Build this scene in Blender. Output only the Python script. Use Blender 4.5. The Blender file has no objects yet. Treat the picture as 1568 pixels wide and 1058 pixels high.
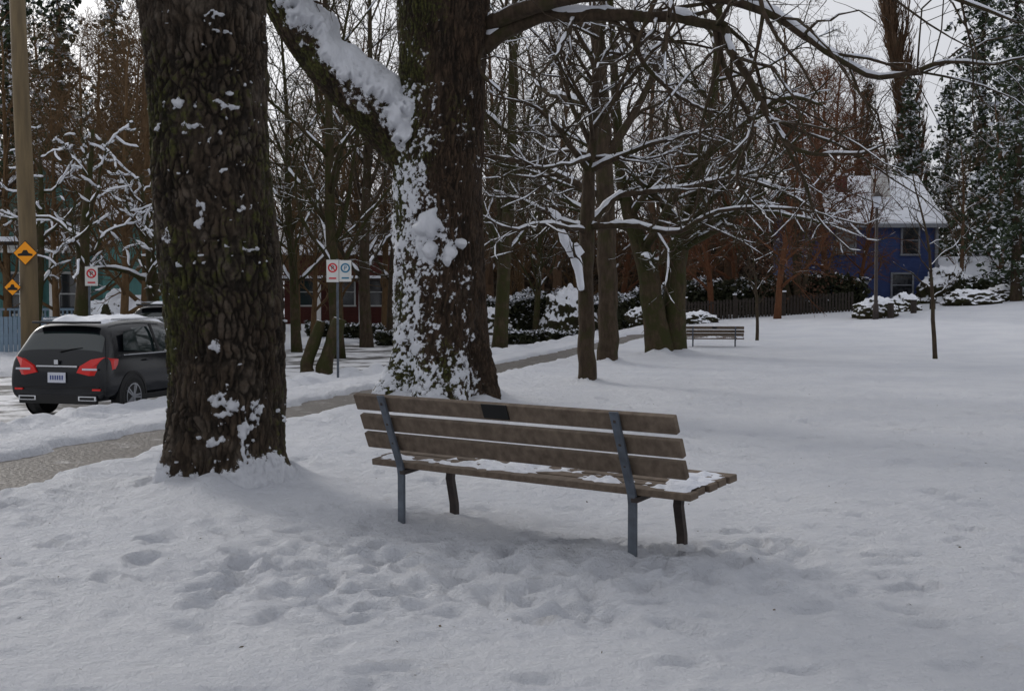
import bpy, bmesh, math, random
import numpy as np
from mathutils import Vector, Matrix, noise
rad=math.radians
sc=bpy.context.scene
COL=sc.collection
# ------------------------------------------------------------------ camera
PITCH=math.atan(79/2000)
cam=bpy.data.cameras.new("camera"); cam.lens=45.9; cam.sensor_width=36; cam.clip_end=2000
co=bpy.data.objects.new("camera",cam); COL.objects.link(co)
co.location=(0,0,1.5); co.rotation_euler=(math.pi/2-PITCH,0,0); sc.camera=co
def V(px,py,D):
    """surveyed bearing (photo px) + real distance -> world position"""
    a=(px-784)/2000; b=(529-py)/2000
    y=math.cos(PITCH)+b*math.sin(PITCH); z=-math.sin(PITCH)+b*math.cos(PITCH)
    return Vector((a*D/y, D, 1.5+z*D/y))
def sm(a,b,x):
    t=max(0.,min(1.,(x-a)/(b-a))); return t*t*(3-2*t)
def n3(x,y,z,s=1.): return noise.noise(Vector((x*s,y*s,z*s)))
# ------------------------------------------------------------------ world / light
w=bpy.data.worlds.new("World"); sc.world=w; w.use_nodes=True
nt=w.node_tree; nt.nodes.clear()
sky=nt.nodes.new("ShaderNodeTexSky"); sky.sky_type='NISHITA'; sky.sun_disc=False
SUN_EL=rad(28); SUN_AZ=rad(-42)
sky.sun_elevation=SUN_EL; sky.sun_rotation=SUN_AZ; sky.dust_density=6
hs=nt.nodes.new("ShaderNodeHueSaturation"); hs.inputs["Saturation"].default_value=0.22
tc=nt.nodes.new("ShaderNodeTexCoord"); cn=nt.nodes.new("ShaderNodeTexNoise"); cn.inputs["Scale"].default_value=3; cn.inputs["Detail"].default_value=5
cm=nt.nodes.new("ShaderNodeMix"); cm.data_type='RGBA'; cm.inputs[6].default_value=(5.9,6.1,6.7,1); cm.inputs[7].default_value=(7.6,7.7,8.1,1)
mx=nt.nodes.new("ShaderNodeMix"); mx.data_type='RGBA'; mx.inputs[0].default_value=.70
bg=nt.nodes.new("ShaderNodeBackground"); bg.inputs[1].default_value=0.118
wo=nt.nodes.new("ShaderNodeOutputWorld"); lk=nt.links.new
lk(tc.outputs["Generated"],cn.inputs["Vector"]); lk(cn.outputs[0],cm.inputs[0])
lk(sky.outputs[0],hs.inputs["Color"]); lk(hs.outputs[0],mx.inputs[6]); lk(cm.outputs[2],mx.inputs[7]); lk(mx.outputs[2],bg.inputs[0]); lk(bg.outputs[0],wo.inputs[0])
sl=bpy.data.lights.new("sun",'SUN'); sl.energy=0.9; sl.angle=rad(13); sl.color=(1,.94,.86)
so=bpy.data.objects.new("sun",sl); COL.objects.link(so)
sd=Vector((math.sin(SUN_AZ)*math.cos(SUN_EL),math.cos(SUN_AZ)*math.cos(SUN_EL),math.sin(SUN_EL)))
so.rotation_euler=sd.to_track_quat('Z','Y').to_euler(); so.location=(0,0,30)
sc.view_settings.view_transform='Standard'; sc.view_settings.look='None'; sc.view_settings.exposure=0
# ------------------------------------------------------------------ materials
def base(name,col=(.5,.5,.5),rough=.8,metal=0,spec=.3):
    m=bpy.data.materials.new(name); m.use_nodes=True
    b=m.node_tree.nodes["Principled BSDF"]
    b.inputs["Base Color"].default_value=(*col,1); b.inputs["Roughness"].default_value=rough
    b.inputs["Metallic"].default_value=metal; b.inputs["Specular IOR Level"].default_value=spec
    return m,m.node_tree,b
def N(t,ty,**k):
    n=t.nodes.new(ty)
    for a,v in k.items():
        if a in n.inputs: n.inputs[a].default_value=v
        else: setattr(n,a,v)
    return n
def coords(t,scale=(1,1,1),kind="Object"):
    tc=N(t,"ShaderNodeTexCoord"); mp=N(t,"ShaderNodeMapping"); mp.inputs["Scale"].default_value=scale
    t.links.new(tc.outputs[kind],mp.inputs[0]); return mp.outputs[0]
def nz(t,vec,scale,detail=4,rough=.55):
    n=N(t,"ShaderNodeTexNoise",Scale=scale,Detail=detail,Roughness=rough); t.links.new(vec,n.inputs["Vector"]); return n.outputs[0]
def mr(t,val,a,b,c=0,d=1):
    n=N(t,"ShaderNodeMapRange"); n.inputs[1].default_value=a;n.inputs[2].default_value=b;n.inputs[3].default_value=c;n.inputs[4].default_value=d
    t.links.new(val,n.inputs[0]); return n.outputs[0]
def mix(t,f,a,b):
    n=N(t,"ShaderNodeMix",data_type='RGBA')
    for s,v in ((n.inputs[0],f),(n.inputs[6],a),(n.inputs[7],b)):
        if isinstance(v,(tuple,list)): s.default_value=(*v,1)
        elif isinstance(v,(int,float)): s.default_value=v
        else: t.links.new(v,s)
    return n.outputs[2]
def ma(t,op,a,b):
    n=N(t,"ShaderNodeMath",operation=op)
    for i,v in enumerate((a,b)):
        if isinstance(v,(int,float)): n.inputs[i].default_value=v
        else: t.links.new(v,n.inputs[i])
    return n.outputs[0]
def bump(t,b,h,strength=.5,dist=.02):
    n=N(t,"ShaderNodeBump",Strength=strength,Distance=dist); t.links.new(h,n.inputs["Height"]); t.links.new(n.outputs[0],b.inputs["Normal"])
SNOWC=(.79,.81,.86)
def m_simple(name,c1,c2,scale=8,stretch=(1,1,1),rough=.8,metal=0,bs=.3,bd=.01,spec=.3):
    m,t,b=base(name,c1,rough,metal,spec); v=coords(t,stretch)
    f=mr(t,nz(t,v,scale,6),.3,.7); t.links.new(mix(t,f,c1,c2),b.inputs[0]); bump(t,b,nz(t,v,scale*3,5),bs,bd); return m
def m_bark(name,c1,c2,moss=.3,thr=.45,mosscol=(.034,.036,.012)):
    m,t,b=base(name,c1,.9,0,.15); v=coords(t,(1,1,.35)); vi=coords(t,(1,1,1))
    c=mix(t,mr(t,nz(t,v,14,5),.3,.7),c1,c2)
    if moss>0:
        g=mr(t,nz(t,vi,3.2,6,.65),.62-moss*.4,.76-moss*.4)
        c=mix(t,ma(t,'MULTIPLY',g,min(1,moss*1.8)),c,mosscol)
    geo=N(t,"ShaderNodeNewGeometry"); sp=N(t,"ShaderNodeSeparateXYZ"); t.links.new(geo.outputs["Normal"],sp.inputs[0])
    s=ma(t,'ADD',sp.outputs[2],ma(t,'MULTIPLY',ma(t,'SUBTRACT',nz(t,vi,5,3),.5),1.6))
    s=mr(t,s,thr,thr+.15)
    t.links.new(mix(t,s,c,SNOWC),b.inputs[0]); bump(t,b,nz(t,v,30,5),.7,.02); return m
def m_hero(name,c1,c2,c3):
    m,t,b=base(name,c1,.85,0,.2); v=coords(t,(1,1,.3)); vi=coords(t)
    c=mix(t,mr(t,nz(t,v,14,9,.7),.36,.64),c1,c2)
    c=mix(t,mr(t,nz(t,vi,4,8,.7),.50,.66,0,.8),c,c3)
    at=N(t,"ShaderNodeAttribute",attribute_name="moss"); g=mr(t,ma(t,'ADD',at.outputs["Fac"],ma(t,'MULTIPLY',ma(t,'SUBTRACT',nz(t,vi,13,8,.75),.5),1.7)),.42,.66,0,.92)
    mc=mix(t,mr(t,nz(t,vi,28,5),.35,.65),(.020,.023,.006),(.090,.092,.022))
    c=mix(t,g,c,mc)
    ac=N(t,"ShaderNodeAttribute",attribute_name="crev"); c=mix(t,ac.outputs["Fac"],c,(.009,.007,.005))
    a2=N(t,"ShaderNodeAttribute",attribute_name="snow"); s=mr(t,ma(t,'ADD',a2.outputs["Fac"],ma(t,'MULTIPLY',ma(t,'SUBTRACT',nz(t,vi,26,7,.8),.5),1.5)),.46,.54)
    t.links.new(mix(t,s,c,SNOWC),b.inputs[0]); bump(t,b,nz(t,v,45,9,.75),1.0,.05); return m
def m_snow(name,dirt=True):
    m,t,b=base(name,SNOWC,.65,0,.25); v=coords(t)
    c=mix(t,mr(t,nz(t,v,.8,6),.35,.7),(.79,.81,.86),(.70,.725,.79))
    if dirt:
        d=mr(t,nz(t,v,1.3,10,.75),.60,.76,0,.4); c=mix(t,d,c,(.40,.35,.28))
        d2=mr(t,nz(t,v,28,5,.65),.70,.76,0,.5); c=mix(t,d2,c,(.22,.18,.13))
    t.links.new(c,b.inputs[0])
    h=ma(t,'ADD',ma(t,'ADD',nz(t,v,6,6,.6),ma(t,'MULTIPLY',nz(t,v,17,7,.7),.65)),ma(t,'MULTIPLY',nz(t,v,80,4,.7),.15)); bump(t,b,h,1.0,.13 if dirt else .03); return m
M={}
M['snow']=m_snow("snow_ground"); M['snowcap']=m_snow("snow_cap",False)
M['barkA']=m_bark("bark_dark",(.032,.023,.016),(.070,.050,.034),.32,.86)
M['barkB']=m_bark("bark_brown",(.080,.048,.028),(.12,.075,.046),0,1.0)
M['barkC']=m_bark("bark_ochre",(.085,.052,.026),(.135,.083,.042),0,1.1)
M['barkR']=m_bark("bark_russet",(.095,.040,.020),(.13,.058,.030),0,1.15)
M['barkM']=m_bark("bark_mossy",(.036,.026,.017),(.07,.052,.03),.5,.80)
M['heroL']=m_hero("bark_left",(.028,.020,.014),(.100,.072,.050),(.16,.130,.102))
M['heroC']=m_hero("bark_centre",(.030,.019,.012),(.095,.060,.038),(.065,.048,.034))
M['wood']=m_simple("weathered_wood",(.15,.115,.085),(.075,.055,.04),3,(6,1,6),.75,0,.5,.004)
M['steel']=m_simple("galvanised_steel",(.12,.14,.17),(.075,.085,.10),12,(1,1,1),.5,.4,.2,.002)
M['darksteel']=m_simple("dark_steel",(.035,.03,.028),(.06,.045,.04),20,(1,1,1),.6,.3,.2,.002)
M['plaque']=base("plaque_metal",(.015,.015,.015),.5,.5)[0]
M['paint']=base("car_paint_black",(.006,.007,.009),.12,0,.4)[0]
M['glass']=base("car_glass",(.012,.02,.02),.05,0,.9)[0]
M['rubber']=m_simple("tyre_rubber",(.012,.012,.012),(.03,.03,.03),30)
M['trim']=base("black_trim",(.015,.015,.015),.6)[0]
M['chrome']=base("chrome",(.60,.61,.63),.15,1)[0]
M['alloy']=base("alloy",(.35,.36,.38),.35,.8)[0]
M['tail']=base("tail_light_red",(.62,.012,.008),.15,0,.6)[0]
M['plate']=m_simple("number_plate",(.6,.62,.66),(.5,.52,.6),30)
M['platetxt']=base("plate_text",(.03,.05,.2),.6)[0]
M['red']=base("sign_red",(.55,.02,.03),.5)[0]; M['white']=m_simple("painted_white",(.68,.68,.66),(.6,.6,.58),6,bs=.1)
M['greyframe']=m_simple("grey_frame",(.22,.23,.25),(.16,.17,.19),6,bs=.1)
M['yellow']=base("sign_yellow",(.90,.33,.01),.5)[0]; M['black']=base("sign_black",(.01,.01,.01),.5)[0]
M['pblue']=base("sign_green",(.02,.16,.28),.5)[0]
M['pole']=m_simple("utility_pole_wood",(.19,.14,.075),(.10,.075,.045),6,(1,1,.15))
def m_siding(name,c,pitch=.15):
    m,t,b=base(name,c,.7); v=coords(t)
    sp=N(t,"ShaderNodeSeparateXYZ"); t.links.new(v,sp.inputs[0])
    f=ma(t,'FRACT',ma(t,'DIVIDE',sp.outputs[2],pitch),0)
    cc=mix(t,mr(t,nz(t,v,3,5),.3,.7),c,tuple(x*.75 for x in c)); t.links.new(cc,b.inputs[0]); bump(t,b,f,.8,.03); return m
M['teal']=m_siding("teal_siding",(.10,.26,.24)); M['redw']=m_siding("red_siding",(.10,.028,.022)); M['bluew']=m_siding("blue_siding",(.034,.056,.16))
M['ltblue']=m_siding("light_blue_siding",(.22,.30,.38)); M['darkw']=m_simple("dark_wood",(.02,.016,.013),(.04,.03,.025),9)
M['wglass']=base("window_glass",(.02,.022,.025),.08,0,.8)[0]
M['green']=m_simple("conifer_needles",(.016,.028,.013),(.040,.055,.024),3)
M['hedge']=m_simple("hedge_leaves",(.015,.02,.008),(.035,.035,.015),5)
M['russet']=m_simple("russet_leaves",(.095,.042,.022),(.055,.028,.016),2)
M['scrub']=m_simple("winter_scrub",(.070,.047,.030),(.040,.030,.020),1)
M['leaf']=m_simple("dead_leaf",(.10,.07,.03),(.04,.03,.015),9)
m,t,b=base("wet_asphalt_slush",(.05,.05,.05),.5,0,.4); v=coords(t)
c=mix(t,mr(t,nz(t,v,25,4),.3,.7),(.040,.034,.028),(.09,.075,.06)); s=mr(t,nz(t,v,3.2,9,.75),.56,.70,0,.85)
t.links.new(mix(t,s,c,(.42,.41,.41)),b.inputs[0]); bump(t,b,nz(t,v,18,6),.9,.03); M['asph']=m
m,t,b=base("road_asphalt",(.05,.05,.05),.5,0,.4); v=coords(t)
c=mix(t,mr(t,nz(t,v,25,4),.3,.7),(.035,.034,.033),(.06,.057,.055)); s=mr(t,nz(t,v,.9,8,.6),.42,.53)
t.links.new(mix(t,s,c,(.64,.65,.68)),b.inputs[0]); bump(t,b,nz(t,v,10,6),.8,.04); M['road']=m
# ------------------------------------------------------------------ mesh buffer
class Buf:
    def __init__(s): s.v=[];s.f=[];s.m=[];s.mats=[]
    def mi(s,k):
        if k not in s.mats: s.mats.append(k)
        return s.mats.index(k)
    def obj(s,name,parent=None,smooth=True,link=True):
        me=bpy.data.meshes.new(name); me.from_pydata(s.v,[],s.f)
        for k in s.mats: me.materials.append(M[k])
        me.polygons.foreach_set("material_index",s.m)
        me.polygons.foreach_set("use_smooth",[smooth]*len(s.f)); me.update()
        o=bpy.data.objects.new(name,me)
        if link: COL.objects.link(o)
        if parent: o.parent=parent
        return o
    def face(s,idx,k): s.f.append(tuple(idx)); s.m.append(k)
    def box(s,c,size,k,mat=None):
        k=s.mi(k); b0=len(s.v); X,Y,Z=[q/2 for q in size]
        for dz in(-1,1):
            for dy in(-1,1):
                for dx in(-1,1):
                    p=Vector((dx*X,dy*Y,dz*Z))
                    if mat: p=mat@p
                    s.v.append((c[0]+p[0],c[1]+p[1],c[2]+p[2]))
        for q in((0,2,3,1),(4,5,7,6),(0,1,5,4),(2,6,7,3),(0,4,6,2),(1,3,7,5)): s.face([b0+i for i in q],k)
    def quad(s,pts,k):
        b0=len(s.v); s.v+= [tuple(p) for p in pts]; s.face(range(b0,b0+len(pts)),s.mi(k))
    def tube(s,pts,rads,n,k,cap=True):
        k=s.mi(k); b0=len(s.v); u=None; L=len(pts)
        cs=[(math.cos(2*math.pi*i/n),math.sin(2*math.pi*i/n)) for i in range(n)]
        for i in range(L):
            t=(pts[min(i+1,L-1)]-pts[max(i-1,0)])
            if t.length<1e-9: t=Vector((0,0,1))
            t.normalize()
            if u is None:
                u=t.orthogonal()
            u=(u-t*u.dot(t))
            if u.length<1e-6: u=t.orthogonal()
            u.normalize(); v=t.cross(u); p=pts[i]; r=rads[i]
            for c,q in cs: s.v.append((p.x+(u.x*c+v.x*q)*r,p.y+(u.y*c+v.y*q)*r,p.z+(u.z*c+v.z*q)*r))
        for i in range(L-1):
            for j in range(n):
                a=b0+i*n+j; b=b0+i*n+(j+1)%n; s.f.append((a,b,b+n,a+n)); s.m.append(k)
        if cap and n>3:
            s.face([b0+j for j in range(n)][::-1],k); s.face([b0+(L-1)*n+j for j in range(n)],k)
    def leaf(s,c,size,rng,k,up=0.):
        nrm=Vector((rng.gauss(0,1),rng.gauss(0,1),rng.gauss(0,1)+up)).normalized()
        u=nrm.orthogonal().normalized(); v=nrm.cross(u); a=rng.random()*6.28
        u,v=u*math.cos(a)+v*math.sin(a), v*math.cos(a)-u*math.sin(a)
        u*=size; v*=size*rng.uniform(.3,.7)
        s.quad([c-u,c-v*.9+u*.2,c+u,c+v],k)
def empty(name,loc=(0,0,0)):
    e=bpy.data.objects.new(name,None); COL.objects.link(e); e.location=loc; e.empty_display_size=.2; return e
# ------------------------------------------------------------------ terrain
def curb(y): return -6.15+.28*(y-20.5)
def H(x,y):
    d=x-curb(y)
    z=-.36+.36*sm(0,3.2,d)
    z+=sm(28,52,y)*.062*max(0,min(x,24)-1)
    if d<.1 and y<53:
        if d>-9.1: z=-.36-.14*sm(.1,-.02,d)*sm(-9.1,-9,d)
    if d<-9: z=-.36+.25*sm(-9,-14,d)
    return z
PATH=[(-5.4,3),(-4.9,7),(-4.4,9.5),(-4.33,11.3),(-4.05,13),(-2.6,18),(-1.05,24),(.5,30),(2.2,37),(5,46)]
def pathd(x,y):
    best=9
    for (x0,y0),(x1,y1) in zip(PATH,PATH[1:]):
        dx,dy=x1-x0,y1-y0; t=max(0,min(1,((x-x0)*dx+(y-y0)*dy)/(dx*dx+dy*dy)))
        d=math.hypot(x-x0-dx*t,y-y0-dy*t)
        if d<best: best=d
    return best
ys=[-6,-4,-2,0,1.5,2.5,3.2]
y=3.8
while y<150: ys.append(y); y+=max(.033,.033*y/6)
ys+= [160,190,240,320,450,700,1100]
xs=[]; x=0
step=.042
while x<6.5: xs.append(x); x+=step
while x<900: xs.append(x); x+=step; step*=1.05
xs=[-q for q in xs[:0:-1]]+xs
rng=random.Random(5)
XX,YY=np.meshgrid(np.array(xs),np.array(ys)); ZZ=np.zeros_like(XX)
TREES=[(-2.17,10,.48),(-1.0,18,.75),(1.25,22,.18),(2.05,28,.22),(3.75,32,.45)]
for j,yy in enumerate(ys):
    for i,xx in enumerate(xs):
        z=H(xx,yy)
        if yy<70 and abs(xx)<32 and yy>2:
            n1=n3(xx,yy,0,.7); n2=n3(xx,yy,3,2.6)
            z+=.030*n1+.014*n2
            if yy<28 and abs(xx)<13:
                core=math.exp(-((xx+.0)**2/3.2+(yy-7.2)**2/1.6))
                tr=.55+.8*sm(-.2,.4,n3(xx,yy,9,.6))+.9*core
                q=n3(xx,yy,5,5.0); z+=.012*tr*q+.016*tr*n3(xx,yy,8,9)+.008*n3(xx,yy,2,19)-.022*tr*max(0,n3(xx,yy,31,4.2)-.08)
            if xx<6 and yy<50:
                pd=pathd(xx,yy)+.16*n3(xx,yy,2,1.6)+.08*n3(xx,yy,4,6)
                if pd<1.2: z+= -.11*(1-sm(.46,.62,pd)) + .03*math.exp(-((pd-.85)/.2)**2)
            d=xx-curb(yy)
            if -.1<d<2.6 and yy<53: z+=.17*math.exp(-((d-.55)/.45)**2)*(1+.8*n2)+.05*n3(xx,yy,1,2.2)+.02*n3(xx,yy,1,6)
        ZZ[j,i]=z
def foot(x,y,a,dep,L=.15,W=.065):
    i0=np.searchsorted(xs,x-.35);i1=np.searchsorted(xs,x+.35);j0=np.searchsorted(ys,y-.35);j1=np.searchsorted(ys,y+.35)
    if i1<=i0 or j1<=j0: return
    X=XX[j0:j1,i0:i1]-x;Y=YY[j0:j1,i0:i1]-y
    u=X*math.cos(a)+Y*math.sin(a); v=-X*math.sin(a)+Y*math.cos(a)
    r=np.sqrt((u/L)**2+(v/W)**2)
    ZZ[j0:j1,i0:i1]+= -dep/(1+np.exp((r-1)*6)) + dep*.3*np.exp(-((r-1.5)/.3)**2)
for k in range(110):
    x=rng.uniform(-5,9); y=rng.uniform(4.3,22); a=rng.uniform(0,6.28)
    for s in range(rng.randint(4,14)):
        a+=rng.gauss(0,.14); x+=.6*math.cos(a); y+=.6*math.sin(a); sd_=.1*(-1)**s
        if pathd(x,y)<.8: continue
        foot(x-sd_*math.sin(a),y+sd_*math.cos(a),a+rng.gauss(0,.15),rng.uniform(.012,.036),rng.uniform(.10,.15),rng.uniform(.045,.07))
for k in range(260):
    foot(rng.gauss(.05,1.3),rng.gauss(7.05,.6),rng.uniform(0,6.28),rng.uniform(.018,.048),rng.uniform(.08,.15),rng.uniform(.045,.08))
for (tx,ty,tr) in TREES:
    R=np.sqrt((XX-tx)**2+(YY-ty)**2); A=np.arctan2(YY-ty,XX-tx)
    ZZ+=np.where(R<3,(.13+.05*np.sin(A*3+1)+.03*np.sin(A*7))*np.exp(-np.maximum(0,R-tr)/.28)*(tr/.48)**.5,0)
ZZ+= -.05*np.exp(-(((XX-.25)/.9)**2+((YY-8.25)/.45)**2))
verts=np.stack([XX.ravel(),YY.ravel(),ZZ.ravel()],1).tolist()
nx=len(xs); ny=len(ys)
fs=[(j*nx+i,j*nx+i+1,(j+1)*nx+i+1,(j+1)*nx+i) for j in range(ny-1) for i in range(nx-1)]
me=bpy.data.meshes.new("ground"); me.from_pydata(verts,[],fs); me.materials.append(M['snow'])
me.polygons.foreach_set("use_smooth",[True]*len(fs)); go=bpy.data.objects.new("snowy_ground",me); COL.objects.link(go)
def GZ(x,y):
    i=min(nx-2,max(0,int(np.searchsorted(xs,x))-1)); j=min(ny-2,max(0,int(np.searchsorted(ys,y))-1)); return float(ZZ[j,i])
# footpath
B=Buf(); B.mi('asph'); pp=[]
for (x0,y0),(x1,y1) in zip(PATH,PATH[1:]):
    for s in range(16): pp.append((x0+(x1-x0)*s/16,y0+(y1-y0)*s/16))
for i,(x,y) in enumerate(pp[:-1]):
    dx,dy=pp[i+1][0]-x,pp[i+1][1]-y; l=math.hypot(dx,dy); px_,py_=dy/l,-dx/l
    for s in range(9):
        o=(s/8-.5)*1.7; B.v.append((x+px_*o,y+py_*o,H(x+px_*o,y+py_*o)-.062))
for i in range(len(pp)-2):
    for s in range(8):
        a=i*9+s; B.face((a,a+1,a+10,a+9),0)
B.obj("footpath")
B=Buf()
for y0 in range(-4,53):
    a=curb(y0); b_=curb(y0+1); B.quad([(a-9,y0,-.468),(a-.02,y0,-.468),(b_-.02,y0+1,-.468),(b_-9,y0+1,-.468)],'road')
B.obj("road")
B=Buf(); 
for y0 in range(-4,53): 
    a=curb(y0); b_=curb(y0+1)
    B.quad([(a-.02,y0,-.5),(a-.02,y0,-.33),(b_-.02,y0+1,-.33),(b_-.02,y0+1,-.5)],'trim'); B.quad([(a-.02,y0,-.33),(a+.13,y0,-.33),(b_+.13,y0+1,-.33),(b_-.02,y0+1,-.33)],'white')
B.obj("kerb",smooth=False)
B=Buf(); rng=random.Random(11)
for k in range(190):
    y=4.5+rng.random()**1.2*16; x=rng.uniform(-.42,.42)*y
    s=rng.uniform(.005,.014); c=Vector((x,y,GZ(x,y)+.006)); B.leaf(c,s,rng,'leaf',3)
B.obj("fallen_leaves",smooth=False)
# ------------------------------------------------------------------ trees
def rv(rng): return Vector((rng.gauss(0,1),rng.gauss(0,1),rng.gauss(0,1)))
def snowrun(B,rng,pts,rads,minr=.013,p=.8,thick=1.):
    run=[];rr=[]
    def flush():
        if len(run)>=3:
            r2=list(rr); r2[0]*=.3; r2[-1]*=.25; B.tube(list(run),r2,5,'snowcap',False)
        run.clear(); rr.clear()
    for i in range(len(pts)-1):
        a,b=pts[i],pts[i+1]; d=(b-a); l=d.length
        if l<1e-6: continue
        ok=abs(d.z/l)<.83; ns=max(2,int(l/.12))
        for s in range(ns):
            t=s/ns; c=a.lerp(b,t); r=rads[i]*(1-t)+rads[i+1]*t
            nn=n3(c.x,c.y,c.z,1.9)
            if ok and nn>-.62+(1-p): 
                rs=(max(r*.88,minr)*(1+.5*n3(c.x,c.y,c.z,7)))*thick
                run.append(c+Vector((0,0,r*.45+rs*.35))); rr.append(rs)
            else: flush()
    flush()
def smooth_pts(pts,rads,sub=4):
    P=[];R=[];n=len(pts)
    for i in range(n-1):
        p0=pts[max(i-1,0)];p1=pts[i];p2=pts[i+1];p3=pts[min(i+2,n-1)]
        for s in range(sub):
            t=s/sub; P.append(.5*((2*p1)+(p2-p0)*t+(2*p0-5*p1+4*p2-p3)*t*t+(3*p1-p0-3*p2+p3)*t**3)); R.append(rads[i]*(1-t)+rads[i+1]*t)
    P.append(pts[-1]);R.append(rads[-1]); return P,R
class Par:
    def __init__(s,**k):
        s.n=[11,8,6,5]; s.ang=[55,50,45,40]; s.ratio=[.5,.5,.5,.5]; s.wig=[.05,.16,.2,.22]; s.trop=[0,.05,.03,.02]
        s.segs=[10,7,5,3]; s.sides=[10,6,4,3]; s.start=[.3,.2,.15,.1]; s.maxl=3; s.snowl=1; s.minr=.0045; s.bark='barkA'; s.snowp=.8; s.minsnow=.014; s.rr=.55; s.lmin=.18; s.thick=1.; s.lmax=6
        s.__dict__.update(k)
def limb(B,rng,pts,rads,lvl,P,tube=True,length=None,nmul=1.,start=None):
    if tube: B.tube(pts,rads,P.sides[min(lvl,3)],P.bark)
    if lvl<=P.snowl: snowrun(B,rng,pts,rads,P.minsnow,P.snowp-(.3 if lvl==2 else 0),P.thick)
    if lvl>=P.maxl: return
    L=length or sum((pts[i+1]-pts[i]).length for i in range(len(pts)-1)); n=max(1,int(P.n[lvl]*nmul*rng.uniform(.8,1.2)+.5))
    st=P.start[lvl] if start is None else start; m=len(pts)-1; az=rng.random()*6.28
    for k in range(n):
        t=st+(1-st)*(k+rng.random())/n; f=t*m; i=min(m-1,int(f)); f-=i
        p=pts[i].lerp(pts[i+1],f); r=rads[i]*(1-f)+rads[i+1]*f
        d=(pts[i+1]-pts[i]).normalized(); az+=2.4+rng.uniform(-.6,.6)
        u=d.orthogonal().normalized(); v=d.cross(u); a=rad(P.ang[lvl]*rng.uniform(.7,1.3))
        nd=d*math.cos(a)+(u*math.cos(az)+v*math.sin(az))*math.sin(a)
        cl=min(P.lmax,max(P.lmin,L*P.ratio[lvl]*(1.15-.75*t)*rng.uniform(.6,1.25)))
        grow(B,rng,p,nd,cl,max(P.minr,r*P.rr*rng.uniform(.7,1.1)),lvl+1,P)
def grow(B,rng,p,d,L,r,lvl,P):
    d=d.normalized(); s=P.segs[min(lvl,3)]; pts=[p];rads=[r]; j=min(lvl,3)
    for i in range(s):
        d=(d+rv(rng)*P.wig[j]+Vector((0,0,P.trop[j]))).normalized(); p=p+d*(L/s); pts.append(p); rads.append(max(P.minr*.7,r*(1-.75*(i+1)/s)))
    limb(B,rng,pts,rads,lvl,P)
def path_limb(B,rng,spec,lvl,P,**k):
    pts=[V(a,b,c) for a,b,c,_ in spec]; rads=[q[3] for q in spec]; pts,rads=smooth_pts(pts,rads); 
    pts=[p+Vector((.04*n3(p.x,p.y,p.z,2.5),.05*n3(p.y,p.z,p.x,2.5),.05*n3(p.z,p.x,p.y,2.5))) if i else p for i,p in enumerate(pts)]
    limb(B,rng,pts,rads,lvl,P,**k)
def hero(name,spec,n,rows,mat,cw,ch,dispf,attrf,seed=0,deep=.022):
    pts=[s[0] for s in spec]; rads=[s[1] for s in spec]; P,R=smooth_pts(pts,rads,12)
    cum=[0]
    for i in range(len(P)-1): cum.append(cum[-1]+(P[i+1]-P[i]).length)
    verts=[];sn=[];mo=[];cr=[];u=None
    for j in range(rows+1):
        s=cum[-1]*j/rows; i=int(np.searchsorted(cum,s))-1; i=max(0,min(len(P)-2,i)); f=(s-cum[i])/(cum[i+1]-cum[i]+1e-9)
        c=P[i].lerp(P[i+1],f); r=R[i]*(1-f)+R[i+1]*f; t=(P[i+1]-P[i]).normalized()
        if u is None: u=Vector((1,0,0))
        u=(u-t*u.dot(t)).normalized(); v=t.cross(u)
        for k in range(n):
            a=2*math.pi*k/n; d=u*math.cos(a)+v*math.sin(a); q=c+d*r
            wx=1.0*n3(q.x,q.y,q.z,3.5)+.7*n3(q.x,q.y,q.z*.6,14)+.25*n3(q.x,q.y,q.z,40); wy=.9*n3(q.y,q.z,q.x,5); wz=.8*n3(q.z,q.x,q.y,4)+.3*n3(q.z,q.x,q.y,20)
            sc_=1+.45*n3(q.x,q.y,q.z*.7,1.7)
            vo=noise.voronoi(Vector((d.x*r/cw*sc_+wx+seed,d.y*r/cw*sc_+wy,s/ch+wz)))
            e=vo[0][1]-vo[0][0]; msk=.55+.45*sm(-.35,.20,n3(q.x,q.y,q.z*.8,2.6)+.4*n3(q.x,q.y,q.z,11)); crev=(1-sm(.02,.30,e))*msk; pc=vo[1][0]; hg=n3(pc.x*3.1,pc.y*3.1,pc.z*3.1)
            s_,m_,ex=attrf(q,d,a,s/cum[-1])
            f1=n3(q.x,q.y,q.z*.35,24); f2=n3(q.x,q.y,q.z*.6,50)
            dd=-crev*deep*(1-.7*s_)+hg*deep*.8*msk+f1*.013+f2*.006+dispf(q,a)+ex
            crev=min(1,crev*.9+max(0,-hg)*.5*msk+max(0,-f1)*.8)
            if s_>.45: dd+=.020*min(1,(s_-.45)*4)
            p=q+d*dd; verts.append((p.x,p.y,p.z)); sn.append(s_);mo.append(m_-.25*crev);cr.append(crev*.85*(1-s_))
    fs=[(j*n+k,j*n+(k+1)%n,(j+1)*n+(k+1)%n,(j+1)*n+k) for j in range(rows) for k in range(n)]
    fs.append(tuple(rows*n+k for k in range(n)))
    me=bpy.data.meshes.new(name); me.from_pydata(verts,[],fs); me.materials.append(M[mat]); me.polygons.foreach_set("use_smooth",[True]*len(fs))
    for nm,arr in(("snow",sn),("moss",mo),("crev",cr)):
        at=me.attributes.new(nm,'FLOAT','POINT'); at.data.foreach_set("value",arr)
    o=bpy.data.objects.new(name,me); COL.objects.link(o); return o
def hold(o,par):
    o.parent=par; o.matrix_parent_inverse=Matrix.Translation(-par.location)
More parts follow.
